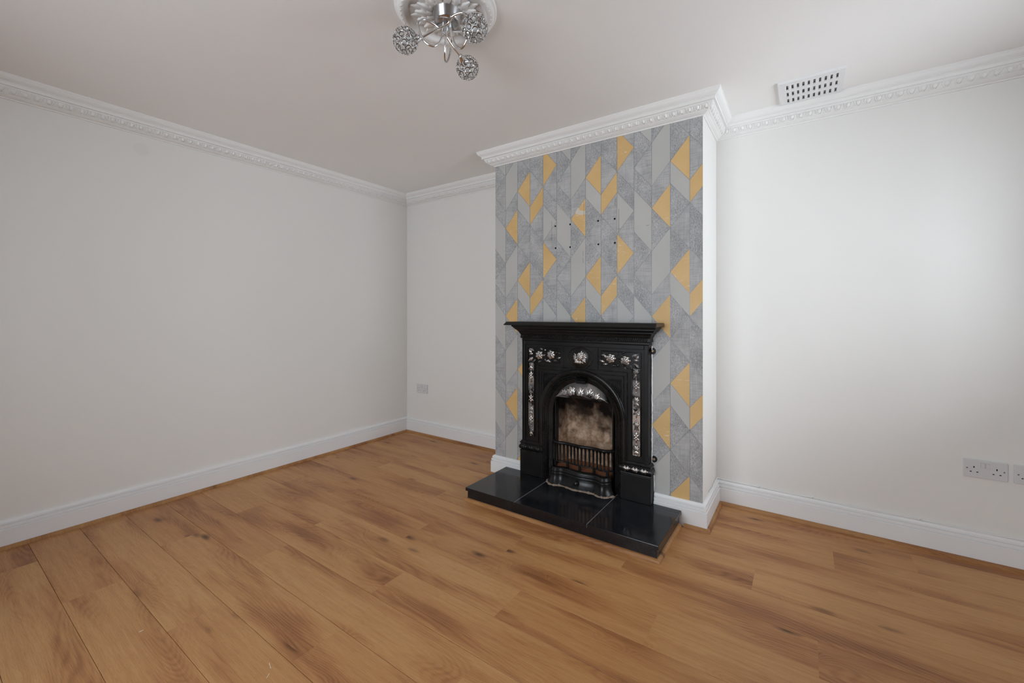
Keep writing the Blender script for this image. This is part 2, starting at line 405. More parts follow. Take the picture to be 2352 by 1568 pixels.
# windows
def window(nm, label, org, ax, outw, length, z0, z1):
    org, ax, outw = V(org), V(ax), V(outw)
    def bx(m, u0, u1, v0, v1, w0, w1):   # u along wall, v outwards, w up
        pts = [org + ax*u + outw*v + V((0, 0, w)) for u in (u0, u1) for v in (v0, v1) for w in (w0, w1)]
        lo = [min(p[i] for p in pts) for i in range(3)]; hi = [max(p[i] for p in pts) for i in range(3)]; return m.box(lo, hi)
    w1 = bx(MB(), -.06, length + .06, -.10, .14, z0 - .035, z0).build(nm, M['upvc'], None, .006); tag(w1, label, 'window', kind='structure')
    m = MB(); t_ = .055
    for u0, u1, w0, w1_ in ((0, t_, z0, z1), (length - t_, length, z0, z1), (t_, length - t_, z0, z0 + t_), (t_, length - t_, z1 - t_, z1)): bx(m, u0, u1, .14, .20, w0, w1_)
    m.build('window_frame', M['upvc'], w1)
    bx(MB(), length/2 - .03, length/2 + .03, .14, .20, z0 + t_, z1 - t_).build('mullion', M['upvc'], w1)
    for u0, u1 in ((t_, length/2 - .03), (length/2 + .03, length - t_)): bx(MB(), u0, u1, .168, .174, z0 + t_, z1 - t_).build('pane', M['glass'], w1)
window('window_1', 'white framed window lighting the room from the right', (W, WY0, 0), (0, 1, 0), (1, 0, 0), WY1 - WY0, WZ0, WZ1)
window('window_2', 'white framed window in the wall behind the camera', (VX0, -DF, 0), (1, 0, 0), (0, -1, 0), VX1 - VX0, VZ0, VZ1)

# chimney breast with the hole for the fire
OX, OZ = .225, .80; CX = 2.137
m = MB()
m.box((XL, -BD, -.1), (CX - OX, 0, H)).box((CX + OX, -BD, -.1), (XR, 0, H)).box((CX - OX, -BD, OZ), (CX + OX, 0, H))
cb = tag(m.build('wall_chimney_breast', M['wall']), 'chimney breast papered in grey and mustard geometric print', 'chimney breast', kind='structure')

# ------------------------------------------------------------------ wallpaper (printed tessellation, 5 column repeat)
CW, K = .10446, .126; XB = 1.5245; ZB = 2.166
pat = {
 'A': [('L', (0, 2), (-1, 1)), ('W', (2, 3), (1, 2)), ('M', (3, 3), (2, 4)), ('E', (3, 5), (4, 4))],
 'B': [('M', (1, 1), (0, 2)), ('L', (1, 2), (2, 3)), ('E', (2, 4), (3, 3)), ('W', (4, 4), (3, 5)), ('E', (4, 6), (5, 5))],
 'C': [('W', (0, 2), (1, 1)), ('M', (2, 3), (1, 2)), ('W', (3, 3), (2, 4)), ('E', (3, 5), (4, 6))],
 'D': [('W', (1, 1), (0, 2)), ('E', (1, 2), (2, 3)), ('L', (2, 4), (3, 3)), ('W', (4, 4), (3, 5)), ('M', (4, 6), (5, 5))],
 'F': [('L', (2, 4), (3, 5)), ('E', (4, 6), (5, 5)), ('W', (6, 6), (5, 7)), ('E', (6, 7), (7, 8))]}
zones = [(XL + .001, 1.735, .125, H - .092), (1.735, 2.540, .97, H - .092), (2.540, XR - .0005, .125, H - .092)]
wpm = MB(); yw = -BD - .0012
for c_ in range(-1, 13):
    ty = 'ABCDF'[c_ % 5]; xa, xb = XB + CW * c_, XB + CW * (c_ + 1)
    for rep in range(-1, 4):
        for kd, (l0, l1), (r0, r1) in pat[ty]:
            zz = lambda k: ZB - K * (k + 5 * rep)
            poly = [(xa, zz(l0))] + ([(xa, zz(l1))] if l1 != l0 else []) + [(xb, zz(r1))] + ([(xb, zz(r0))] if r1 != r0 else [])
            lines = [((xa, zz(l0)), (xb, zz(r0)))]
            for z in zones:
                q = clip(poly, *z)
                if len(q) >= 3: wpm.add([(x, yw, zc) for x, zc in q], [tuple(range(len(q)))], 'LEWM'.index(kd))
                for (ax, az), (bx, bz) in lines:
                    t2 = .0013; ql = clip([(ax, az - t2), (bx, bz - t2), (bx, bz + t2), (ax, az + t2)], *z)
                    if len(ql) >= 3: wpm.add([(x, yw - .0005, zc) for x, zc in ql], [tuple(range(len(ql)))], 4)
    for z in zones:
        t2 = .0011; ql = clip([(xa - t2, 0), (xa + t2, 0), (xa + t2, 3), (xa - t2, 3)], *z)
        if len(ql) >= 3: wpm.add([(x, yw - .0005, zc) for x, zc in ql], [tuple(range(len(ql)))], 4)
wpo = wpm.build('wallpaper', [M['wpL'], M['wpE'], M['wpW'], M['wpM'], M['wpline']], cb)
wpo['label'] = 'grey and mustard geometric wallpaper on the chimney breast'
md = wpo.modifiers.new('solid', 'SOLIDIFY'); md.thickness = .0008; md.offset = -1
# face orientation of the sheet must point into the room
for p in wpo.data.polygons:
    if p.normal.y > 0: p.flip()
# drilled holes, torn patch and scratches left by a removed bracket
for x, z in [(1.9322, 1.7577), (2.0421, 1.7564), (2.2367, 1.7546), (2.345, 1.7544), (1.9342, 1.6109), (2.0421, 1.608), (2.2384, 1.608), (2.3466, 1.6073)]:
    MB().lathe([(0, .0022), (.0042, .0022), (.0055, .0030), (.0062, .0016)], (x, -BD, z), (0, -1, 0), 10).build('drill_hole', [M['hole']], cb)
def scratch(x0, z0, x1, z1, w=.0012, mat='hole'):
    d_ = V((x1-x0, 0, z1-z0)).normalized(); e = V((-d_.z, 0, d_.x)) * w / 2; a, b = V((x0, yw-.0010, z0)), V((x1, yw-.0010, z1))
    MB().add([a-e, b-e, b+e, a+e], [(0,1,2,3)]).build('scratch', M[mat], cb)
for q in [(1.905, 1.795, 1.905, 1.66), (1.898, 1.678, 1.915, 1.680), (2.372, 1.81, 2.372, 1.665), (2.362, 1.688, 2.386, 1.690), (2.140, 1.885, 2.140, 1.80), (2.352, 1.885, 2.345, 1.835), (2.134, 1.575, 2.134, 1.545), (2.134, 1.53, 2.134, 1.50), (2.538, 1.690, 2.556, 1.692)]:
    scratch(*q)
tp = [(2.078, 1.823), (2.092, 1.850), (2.104, 1.858), (2.112, 1.838), (2.138, 1.832), (2.150, 1.830), (2.150, 1.808), (2.126, 1.806), (2.100, 1.812)]
MB().add([(x, yw - .0009, z) for x, z in tp], [tuple(range(len(tp)))]).build('torn_patch', plain('torn_paper', (.66, .60, .50), .9), cb)

# ------------------------------------------------------------------ mitred mouldings round the room
SEG = [('left', (0, -DF), (0, 0), (1, 0), -1, -1), ('back_left', (0, 0), (XL, 0), (0, -1), -1, -1), ('breast_left', (XL, 0), (XL, -BD), (-1, 0), -1, 1),
       ('breast_front', (XL, -BD), (XR, -BD), (0, -1), 1, 1), ('breast_right', (XR, -BD), (XR, 0), (1, 0), 1, -1), ('back_right', (XR, 0), (W, 0), (0, -1), -1, -1),
       ('right', (W, 0), (W, -DF), (-1, 0), -1, -1), ('front', (W, -DF), (0, -DF), (0, 1), -1, -1)]
def sweep(mb, prof, p0, p1, n, m0, m1, smooth=False, mi=0):
    p0, p1, n = V((*p0, 0)), V((*p1, 0)), V((*n, 0)); d_ = (p1 - p0).normalized()
    r0 = [p0 + n*p - d_*(m0*p) + V((0, 0, z)) for p, z in prof]; r1 = [p1 + n*p + d_*(m1*p) + V((0, 0, z)) for p, z in prof]
    mb.grid([r0, r1], smooth=smooth, mi=mi)
    mb.f.append(tuple(range(len(mb.v) - len(prof)*2, len(mb.v) - len(prof)))); mb.f.append(tuple(reversed(range(len(mb.v) - len(prof), len(mb.v)))))
    mb.mi += [mi, mi]; mb.sm += [False, False]
    return mb
corn = [(0, 0), (.1003, 0), (.1003, .0075), (.0985, .0090), (.0975, .0130), (.0935, .0200), (.0870, .0260), (.0800, .0300), (.0770, .0315), (.0770, .0345), (.0730, .0345),
        (.0725, .0500), (.0600, .0500), (.0590, .0560), (.0560, .0575), (.0548, .0630), (.0510, .0700), (.0455, .0760), (.0390, .0800), (.0345, .0815), (.0340, .0845), (.0290, .0850),
        (.0250, .0880), (.0150, .0915), (.0085, .0930), (.0070, .0985), (0, .0987)]
corn = [(p, H - d_) for p, d_ in corn]
nice = {'left': 'long left wall', 'back_left': 'left alcove', 'breast_left': 'left return of the chimney breast', 'breast_front': 'front of the chimney breast',
        'breast_right': 'right return of the chimney breast', 'back_right': 'right alcove', 'right': 'window wall', 'front': 'wall behind the camera'}
def eggs(mb, p0, p1, n, m0, m1):
    p0, p1, n = V((*p0, 0)), V((*p1, 0)), V((*n, 0)); d_ = (p1 - p0).normalized(); L = (p1 - p0).length
    a, b = -m0 * .045, L + m1 * .045; N = max(1, round((b - a) / .0415)); st = (b - a) / N
    c0 = V((0, 0, H - .0690)); ax = (n * .62 + V((0, 0, -.78))).normalized()   # axis of the ovolo face (outwards), eggs lean along it
    dn = (V((0, 0, -1)) - n * .75).normalized(); out = d_.cross(dn); out = out if out.dot(n) > 0 else -out
    rot = Matrix((d_, dn, out)).transposed()
    for i in range(N):
        s0 = a + st * (i + .5); o = p0 + d_ * s0 + n * .0485 + c0
        mb.ball(o - dn*.0010 + out*.0010, (.0105, .0125, .0068), 8, 6, rot)
        for sg in (-1, 1):   # shell rim round the egg
            pts = [o + d_*(sg*.0155*math.cos(q)) + dn*(-.013 + .0275*math.sin(q)) + out*.0022 for q in (0, .45, .9, 1.3)]
            mb.tube(pts, [.0030, .0030, .0026, .0020], 5)
        o2 = o + d_ * (st / 2)
        mb.leaf(o2 - dn*.011 + out*.0005, dn, d_, out, .024, .008, .0045, 0, 5, 3)
for i, (nm, p0, p1, n, m0, m1) in enumerate(SEG):
    o = sweep(MB(), corn, p0, p1, n, m0, m1).build('trim_%d' % (i + 1), M['plaster'])
    tag(o, 'white plaster cornice with egg and dart band on the %s' % nice[nm], 'cornice', kind='structure')
    if nm in ('right', 'front', 'breast_left'): continue
    mb = MB(); eggs(mb, p0, p1, n, m0, m1); e = mb.build('egg_and_dart_band', M['plaster'], o); e['kind'] = 'stuff'
SK = [(0, 0), (.0246, 0), (.0246, .0965), (.0215, .0985), (.0165, .0990), (.0165, .1020), (.0218, .1035), (.0208, .1165), (.0115, .1175), (.0115, .1205), (.0170, .1225), (.0165, .1290), (.0135, .1345), (.0085, .1385), (.0040, .1395), (0, .1395)]
QD = [(.0246, 0), (.0420, 0)] + [(.0246 + .0174*math.cos(q), .0174*math.sin(q)) for q in (.35, .7, 1.05, 1.35, 1.57)]
FXL, FXR, HXL, HXR, HYF, HZ = CX - .4475, CX + .4475, 1.546, 2.738, -.888, .082
q_i = 0
for nm, p0, p1, n, m0, m1 in SEG:
    mb = MB(); mq = MB()
    if nm == 'breast_front':
        sweep(mb, SK, p0, (FXL - .002, -BD), n, m0, 0); sweep(mb, SK, (FXR + .002, -BD), p1, n, 0, m1)
        sweep(mq, QD, p0, (HXL - .014, -BD), n, m0, 0); sweep(mq, QD, (HXR + .014, -BD), p1, n, 0, m1)
    elif nm == 'front':
        sweep(mb, SK, p0, (DX1 + .06, -DF), n, m0, 0); sweep(mb, SK, (DX0 - .06, -DF), p1, n, 0, m1); mq = None
    else:
        sweep(mb, SK, p0, p1, n, m0, m1); sweep(mq, QD, p0, p1, n, m0, m1)
    o = mb.build('baseboard_' + nm, M['gloss']); tag(o, 'white moulded skirting board along the %s' % nice[nm], 'skirting board', kind='structure')
    if mq:
        q_i += 1; o = mq.build('trim_%d' % (8 + q_i), M['bead']); tag(o, 'oak quadrant bead at the foot of the skirting on the %s' % nice[nm], 'floor trim', kind='structure')

# ------------------------------------------------------------------ hearth
he = thing('hearth', 'raised black granite hearth of three slabs in front of the fireplace', 'hearth', (CX, -.66, 0))
EX = [HXL, 1.915, 2.371, HXR]
MB().box((HXL + .010, HYF + .010, 0), (HXR - .010, -BD - .0246, HZ - .020)).build('hearth_base', M['granite'], he, .002)
for i in range(3):
    MB().box((EX[i] + (.0011 if i else 0), HYF, HZ - .020), (EX[i+1] - (.0011 if i < 2 else 0), -BD - .0246, HZ)).build('hearth_tile', M['granite'], he, .002)
for i in (1, 2): MB().box((EX[i] - .0011, HYF + .004, HZ - .019), (EX[i] + .0011, -BD - .0246, HZ - .0004)).build('grout_line', M['grout'], he)
q2 = [(0, 0), (.0174, 0)] + [(.0174*math.cos(q), .0174*math.sin(q)) for q in (.35, .7, 1.05, 1.35, 1.57)]
hb = MB(); a_, b_, c_, e_ = (HXL + .010, -BD - .043), (HXL + .010, HYF + .010), (HXR - .010, HYF + .010), (HXR - .010, -BD - .043)
sweep(hb, q2, a_, b_, (-1, 0), 0, 1); sweep(hb, q2, b_, c_, (0, -1), 1, 1); sweep(hb, q2, c_, e_, (1, 0), 1, 0)
tag(hb.build('trim_20', M['bead']), 'oak quadrant bead around the foot of the black hearth', 'floor trim', kind='structure')

# ------------------------------------------------------------------ fireplace
fp = thing('fireplace', 'black cast iron fireplace with mantel shelf, burnished roses and arched opening', 'fireplace', (CX, -.45, HZ))
Y0 = -.475; ZC = .523
def arc(r, n=28):
    return [(-r, HZ)] + [(-r, HZ + (ZC - HZ) * k / 6) for k in range(1, 6)] + [(-r*math.cos(math.pi*k/n), ZC + r*math.sin(math.pi*k/n)) for k in range(n + 1)] + [(r, ZC - (ZC - HZ) * k / 6) for k in range(1, 7)]
def outer(hw, top, n=28):
    up = [(-hw, HZ)] + [(-hw, HZ + (ZC - HZ) * k / 6) for k in range(1, 6)]
    path = []
    for k in range(n + 1):
        a = math.pi * k / n; cx_, sx = -math.cos(a), math.sin(a); t_ = min(hw / max(abs(cx_), 1e-6), (top - ZC) / max(sx, 1e-6)); path.append((cx_ * t_, ZC + sx * t_))
    return up + path + [(hw, ZC - (ZC - HZ) * k / 6) for k in range(1, 7)]
def X(x): return CX + x
A_, O_ = arc(.262), outer(.429, .992)
m = MB()
m.grid([[(X(x), Y0, z) for x, z in A_], [(X(x), Y0, z) for x, z in O_]], smooth=False)
m.grid([[(X(x), Y0, z) for x, z in O_], [(X(x), -BD, z) for x, z in O_]], smooth=False)
m.grid([[(X(x), Y0, z) for x, z in A_], [(X(x), -BD, z) for x, z in A_]], smooth=False)
# square the two top corners of the plate
for s_ in (-1, 1):
    i = min(range(len(O_)), key=lambda k: (O_[k][0] - s_*.429)**2 + (O_[k][1] - .992)**2)
MB.build(m, 'surround_plate', M['iron'], fp)
def bar(x0, z0, x1, z1, h, nm, mat='iron', bv=.0025, y=Y0):
    return MB().box((X(min(x0, x1)), y - h, min(z0, z1)), (X(max(x0, x1)), y + .004, max(z0, z1))).build(nm, M[mat], fp, bv)
# raised outer border and stepped inner frames
for s_ in (-1, 1):
    bar(s_*.4065, .305, s_*.430, .992, .0085, 'border_strip')
    bar(s_*.3025, .305, s_*.3085, .8255, .0050, 'frame_bead', 'iron_g', .002)
    bar(s_*.2810, .240, s_*.2865, .8040, .0050, 'frame_bead', 'iron_g', .002)
    bar(s_*.119, .829, s_*.124, .9615, .0050, 'frame_bead', 'iron_g', .002)
bar(-.4065, .966, .4065, .992, .0085, 'border_strip')
bar(-.3085, .8245, .3085, .8300, .0050, 'frame_bead', 'iron_g', .002)
bar(-.2865, .8020, .2865, .8070, .0050, 'frame_bead', 'iron_g', .002)
# L shaped flower panels: burnished ground with ridge frame
for s_ in (-1, 1):
    L = [(.144, .946), (.386, .946), (.386, .348), (.334, .348), (.334, .852), (.144, .852)]
    pts = [(X(s_*x), Y0 - .0010, z) for x, z in L]
    bar(s_*.144, .852, s_*.386, .946, .0010, 'panel_ground', 'iron_g', 0)
    bar(s_*.334, .348, s_*.386, .852, .0010, 'strip_ground', 'burn_strip', 0)
    MB().tube([(a, b - .0020, c) for a, b, c in pts], .0042, 6, True).build('panel_ridge', M['iron_g'], fp)
    ex, ez, en = V((1, 0, 0)), V((0, 0, 1)), V((0, -1, 0))
    for k, (x, z, r_) in enumerate(((.205, .905, .036), (.295, .897, .036))):
        MB().rosette((X(s_*x), Y0 - .002, z), ex, ez, en, r_, 7).build('rose_ornament', M['burn'], fp)
    for x, z, an, L_ in ((.165, .925, 200, .035), (.165, .880, 160, .035), (.250, .925, 90, .018), (.250, .875, -90, .022), (.250, .905, -40, .03), (.335, .925, 20, .040), (.345, .880, -35, .045), (.360, .905, 60, .035), (.235, .866, 200, .030), (.280, .860, -20, .03), (.175, .905, 120, .03), (.185, .868, 180, .03), (.325, .870, -60, .035), (.220, .870, -30, .03), (.270, .935, 30, .03), (.345, .905, -10, .03)):
        d_ = V((s_*math.cos(R(an)), 0, math.sin(R(an)))); MB().leaf((X(s_*x), Y0 - .002, z), d_, d_.cross(en), en, L_, L_*.55, .009, 2).build('leaf_ornament', M['burn_leaf'], fp)
    zc = [.835, .755, .672, .600, .530, .455, .390]
    for k, z in enumerate(zc):
        o = (X(s_*.360), Y0 - .002, z); m = MB()
        if k % 2 == 0:
            m.rosette(o, ex, ez, en, .021, 6)
            for an in (-90, -60, -120): d_ = V((math.cos(R(an)), 0, math.sin(R(an)))); m.leaf((o[0], o[1], z - .012), d_, d_.cross(en), en, .030, .012, .007)
        else:
            for an in (-90, -40, -140, 90, 50, 130): d_ = V((math.cos(R(an)), 0, math.sin(R(an)))); m.leaf(o, d_, d_.cross(en), en, .034 if abs(an) == 90 else .026, .014, .010)
            m.ball((o[0], o[1] - .006, z), (.007, .006, .010), 8, 6)
        m.ball((o[0], o[1] - .003, z - .040), (.0045, .005, .0055), 8, 5)
        m.build('husk_ornament', M['burn'], fp)
# centre medallion
m = MB(); m.tube([(X(.085*math.cos(q)), Y0 - .001, .894 + .0665*math.sin(q)*1.0) for q in np.linspace(0, 2*math.pi, 40, endpoint=False)], .0034, 6, True); m.build('medallion_ring', M['iron_g'], fp)
MB().lathe([(0, .004), (.060, .003), (.064, 0)], (X(0), Y0, .894), (0, -1, 0), 32).build('medallion_disc', M['iron_g'], fp)
m = MB(); m.rosette((X(0), Y0 - .004, .900), ex, ez, en, .026, 8); rr = random.Random(11)
for x, z in ((-.026, .880), (.026, .880), (0, .868), (-.034, .902), (.034, .902)): m.rosette((X(x), Y0 - .003, z), ex, ez, en, .014, 6)
for k in range(34):
    an = rr.uniform(0, 2*math.pi); r_ = rr.uniform(.020, .044); d_ = V((math.cos(an), 0, math.sin(an))); e_d = (d_ + V((-d_.z, 0, d_.x)) * rr.uniform(-1, 1)).normalized()
    m.leaf(V((X(0), Y0 - .003, .892)) + d_*r_*.75, e_d, e_d.cross(en), en, .020, .011, .007, 1)
m.build('medallion_rose', M['burn'], fp)
# fluted spandrels
for s_ in (-1, 1):
    m = MB(); x = .112
    while x < .264:
        zl = ZC + math.sqrt(max(.300**2 - x*x, 0)) + .003
        if .7765 - zl > .006: m.tube([(X(s_*x), Y0 - .0008, zl), (X(s_*x), Y0 - .0008, .7765)], .0026, 6)
        x += .0078
    m.build('fluted_spandrel', M['iron'], fp)
    bar(s_*.105, .777, s_*.266, .7835, .004, 'spandrel_edge', 'iron_g', .0015); bar(s_*.2645, .60, s_*.270, .7835, .004, 'spandrel_edge', 'iron_g', .0015)
# arch mouldings swept round the opening
def arch(prof, nm, mat, n=40, smooth=True):
    rows = [[(X(x), y, z) for x, z in arc(r, n)] for r, y in prof]; return MB().grid(rows, smooth=smooth).build(nm, M[mat], fp)
arch([(.300, Y0), (.298, Y0 - .006), (.290, Y0 - .010), (.280, Y0 - .011), (.272, Y0 - .008), (.268, Y0 - .002), (.262, Y0 - .001)], 'arch_moulding', 'iron_g')
m = MB(); ap = arc(.262, 80)
P = [V((X(x), Y0 - .003, z)) for x, z in ap]; acc = 0
for i in range(1, len(P)):
    a, b = P[i-1], P[i]; L = (b - a).length; q = (.0085 - acc) if acc else 0
    while q < L: m.ball(a + (b - a) * (q / L), .0036, 6, 4); q += .0085
    acc = (L - (q - .0085)) if L > 0 else 0
m.build('bead_moulding', M['iron_g'], fp)
arch([(.2585, Y0 - .001), (.252, Y0 + .004), (.246, Y0 + .013), (.240, Y0 + .024), (.2345, Y0 + .030), (.231, Y0 + .028), (.228, Y0 + .031), (.222, Y0 + .034), (.218, Y0 + .032), (.214, Y0 + .040), (.212, Y0 + .075)], 'arch_cove', 'iron_g')
# hood filling the top of the arch
rows = []
for i in range(13):
    v = i / 12; row = []
    for j in range(33):
        u = -1 + 2 * j / 32; zb = .628 + .006 * math.cos(u * math.pi / 2); xb = u * .182
        th = math.pi/2 * u * .667; xt, zt_ = .214*math.sin(th), ZC + .214*math.cos(th)
        x = xb*(1-v) + xt*v; z = zb*(1-v) + zt_*v
        y = Y0 + .036 - .020 * math.sin(math.pi * (1 - v) * .5) * (1 - .4*u*u) - .012 * math.sin(math.pi * v)
        row.append((X(x), y, z))
    rows.append(row)
hood = MB().grid(rows).build('hood', M['burn_hood'], fp)
def hy(x, z): return Y0 + .012
for k, x in enumerate((-.112, -.060, -.004, .052, .104)):
    m = MB(); an = 90 - x * 330; sc_ = 1 if abs(x) < .08 else .72
    for da, L_, w_ in ((64, .036, .028), (-64, .036, .028), (34, .046, .032), (-34, .046, .032), (0, .050, .036), (100, .024, .020), (-100, .024, .020)):
        d2 = V((math.cos(R(an + da)), .16, math.sin(R(an + da)))).normalized(); m.leaf((X(x), Y0 + .008, .662 if abs(x) < .09 else .654), d2, d2.cross(en), en, L_ * sc_, w_ * sc_, .008, 0)
    m.ball((X(x), Y0 + .002, .662 if abs(x) < .09 else .654), (.007, .005, .007), 8, 5)
    m.build('palmette', M['burn'], fp)
m = MB()
for k in range(38): m.ball((X(-.15 + .30*k/37), Y0 + .0065, .643), .0024, 6, 4)
m.build('hood_beading', M['iron_g'], fp)
MB().box((X(-.036), Y0 - .006, .742), (X(.036), Y0 + .030, .752)).box((X(-.028), Y0 - .002, .732), (X(.028), Y0 + .030, .742)).build('hood_handle', M['iron_g'], fp, .003)
# capitals and plinths of the two pilasters
cap = [(.000, .236), (.011, .236), (.013, .240), (.011, .245), (.006, .247), (.012, .251), (.017, .259), (.018, .268), (.015, .277), (.009, .283), (.007, .287), (.012, .290), (.013, .297), (.008, .301), (.004, .309), (0, .311)]
for s_ in (-1, 1):
    xa, xb = (X(-.4330), X(-.2790)) if s_ < 0 else (X(.2790), X(.4330)); m = MB()
    sweep(m, cap, (xa, -BD), (xa, Y0), (-1, 0), 0, 1); sweep(m, cap, (xa, Y0), (xb, Y0), (0, -1), 1, 1); sweep(m, cap, (xb, Y0), (xb, -BD), (1, 0), 1, 0)
    m.build('pilaster_capital', M['iron_g'], fp)
    for k in range(3):
        xm = xa + (xb - xa) * (k + .5) / 3; m = MB()
        for d0, L_ in ((-1, .026), (1, .026)):
            m.leaf((xm - d0*.004, Y0 - .0165, .267), (d0, 0, .12), (0, 0, 1), (0, -1, 0), L_, .030, .008, 2)
        m.ball((xm, Y0 - .019, .267), (.006, .005, .009), 8, 5)
        m.build('capital_leaf', M['burn' if s_ > 0 else 'iron_g'], fp)
    MB().box((min(xa, xb) - .0125, Y0 - .0115, HZ), (max(xa, xb) + .0125, -BD, .237)).build('plinth', M['iron'], fp, .004)
# mantel cornice and shelf
mc = [(0, .990), (.002, .990), (.004, .996), (.003, 1.006), (.010, 1.008), (.012, 1.012), (.010, 1.030), (.012, 1.036), (.016, 1.039), (.018, 1.047), (.026, 1.058), (.030, 1.060), (.030, 1.064), (.036, 1.066), (.044, 1.076), (.048, 1.078), (.048, 1.083), (.055, 1.086), (.058, 1.097), (0, 1.098)]
m = MB(); xa, xb = X(-.430), X(.430)
sweep(m, mc, (xa, -BD), (xa, Y0), (-1, 0), 0, 1); sweep(m, mc, (xa, Y0), (xb, Y0), (0, -1), 1, 1); sweep(m, mc, (xb, Y0), (xb, -BD), (1, 0), 1, 0)
m.build('mantel_cornice', M['iron'], fp)
m = MB(); nrope = 70
for k in range(nrope):
    x = -.428 + .856 * (k + .5) / nrope; rot = Matrix.Rotation(R(32), 3, 'Y'); m.ball((X(x), Y0 - .011, 1.0215), (.0048, .006, .0115), 6, 5, rot)
m.build('rope_moulding', M['iron_g'], fp)
m = MB()
for k in range(46): m.box((X(-.20 + .0078*k), Y0 - .0075, .9985), (X(-.20 + .0078*k + .0042), Y0, 1.0045))
m.build('dentil_row', M['iron'], fp)
hw = .503
m = MB().add([(X(-hw), -.602, 1.0975), (X(hw), -.602, 1.0975), (X(hw), -BD, 1.0975), (X(-hw), -BD, 1.0975),
              (X(-hw), -.603, 1.1010), (X(hw), -.603, 1.1010), (X(hw), -BD, 1.1010), (X(-hw), -BD, 1.1010),
              (X(-hw + .004), -.574, 1.1200), (X(hw - .004), -.574, 1.1200), (X(hw - .004), -BD, 1.1200), (X(-hw + .004), -BD, 1.1200)],
             [(0,3,2,1), (8,9,10,11)] + [(i, (i+1)%4, 4+(i+1)%4, 4+i) for i in range(4)] + [(4+i, 4+(i+1)%4, 8+(i+1)%4, 8+i) for i in range(4)])
m.build('mantel_shelf', M['iron'], fp, .0015)
# bare worn metal at the shelf's right end
MB().box((X(hw) - .0005, -.58, 1.1015), (X(hw) + .0012, -BD, 1.1170)).build('worn_shelf_end', plain('worn_bronze_iron', (.13, .085, .05), .55, .6), fp)
# fixing lugs with screws
for x, z in ((X(-.438), .957), (X(.438), .957), (X(-.440), .331), (X(.446), .331)):
    lg = MB(); lg.lathe([(0, .006), (.017, .006), (.019, .004), (.019, 0)], (x, -BD, z), (0, -1, 0), 18, smooth=False); l_ = lg.build('fixing_lug', M['iron'], fp)
    MB().lathe([(0, .0085), (.005, .0085), (.0075, .0065)], (x, -BD, z), (0, -1, 0), 12, smooth=False).build('screw', M['screw'], l_)
# sealant bead down the right and left edges
m = MB(); rr = random.Random(3)
m.tube([(X(.4335 + rr.uniform(-.001, .002) + (.012 if z < .24 else 0)), -BD - .003, z) for z in np.linspace(.145, .985, 60)], [rr.uniform(.0025, .0055) for _ in range(60)], 6)
m.build('sealant_bead', M['caulk'], fp); m = MB()
m.tube([(X(-.4325), -BD - .003, z) for z in np.linspace(.145, .985, 40)], .0022, 6)
m.build('sealant_bead', M['caulk'], fp)
# firebox: black side cheeks, fireclay back and splayed sides, brick floor
fz0, fz1 = HZ, .76
m = MB()
zs = [fz0, .25, .40, .52, .62, fz1]; yb = [-.30, -.29, -.285, -.30, -.34, -.40]
rows = []
for z, y in zip(zs, yb):
    k = (z - fz0) / (fz1 - fz0)
    rows.append([(X(-.200), -.405, z), (X(-.193), -.385, z), (X(-.172), y - .012, z), (X(-.150), y, z), (X(0), y + .004, z), (X(.150), y, z), (X(.172), y - .012, z), (X(.193), -.385, z), (X(.200), -.405, z)])
m.grid(rows, smooth=False); m.build('fireback', M['fireclay'], fp, .008)
m = MB()
for s_ in (-1, 1): m.box((X(s_*.199) - .004, -.432, fz0), (X(s_*.199) + .004, -.395, fz1))
m.box((X(-.21), -.44, fz1), (X(.21), -.23, fz1 + .01)); m.build('firebox_lining', M['iron'], fp)
MB().box((X(-.188), -.462, HZ), (X(.188), -.27, HZ + .10)).build('grate_floor', M['brick'], fp, .004)

# ------------------------------------------------------------------ grate
def spline(pts, n):
    P = [V(p) for p in pts]; out = []
    for i in range(len(P) - 1):
        p0, p1, p2, p3 = P[max(i-1, 0)], P[i], P[i+1], P[min(i+2, len(P)-1)]
        for k in range(n):
            t_ = k / n; out.append(.5*((2*p1) + (p2-p0)*t_ + (2*p0-5*p1+4*p2-p3)*t_*t_ + (3*p1-p0-3*p2+p3)*t_**3))
    return out + [P[-1]]
gr = thing('fire_grate', 'black iron grate with upright bars in the fireplace opening', 'grate', (CX, -.46, .19))
gp = spline([(-.211, -.438, 0), (-.185, -.466, 0), (-.155, -.480, 0), (-.10, -.470, 0), (-.05, -.474, 0), (0, -.480, 0), (.05, -.474, 0), (.10, -.470, 0), (.155, -.480, 0), (.185, -.466, 0), (.211, -.438, 0)], 6)
def ribbon(path, prof, name, mat, par, smooth=True):
    rows = []
    for i, p in enumerate(path):
        a = path[min(i+1, len(path)-1)] - path[max(i-1, 0)]; nrm = V((a.y, -a.x, 0)).normalized()
        if nrm.y > 0: nrm = -nrm
        rows.append([(CX + p.x + nrm.x*o_, p.y + nrm.y*o_, z) for o_, z in prof])
    return MB().grid(rows, cv=True, smooth=smooth, caps=True).build(name, M[mat], par)
ribbon(gp, [(-.007, .330), (.005, .330), (.009, .334), (.010, .341), (.006, .346), (-.007, .347)], 'top_rail', 'iron_g', gr)
ribbon(gp, [(-.006, .214), (.005, .214), (.008, .218), (.005, .222), (-.006, .222)], 'bottom_rail', 'iron_g', gr)
cum = [0]
for i in range(1, len(gp)): cum.append(cum[-1] + (gp[i] - gp[i-1]).length)
def at(s_):
    for i in range(1, len(gp)):
        if cum[i] >= s_: return gp[i-1].lerp(gp[i], (s_ - cum[i-1]) / max(cum[i] - cum[i-1], 1e-9))
    return gp[-1]
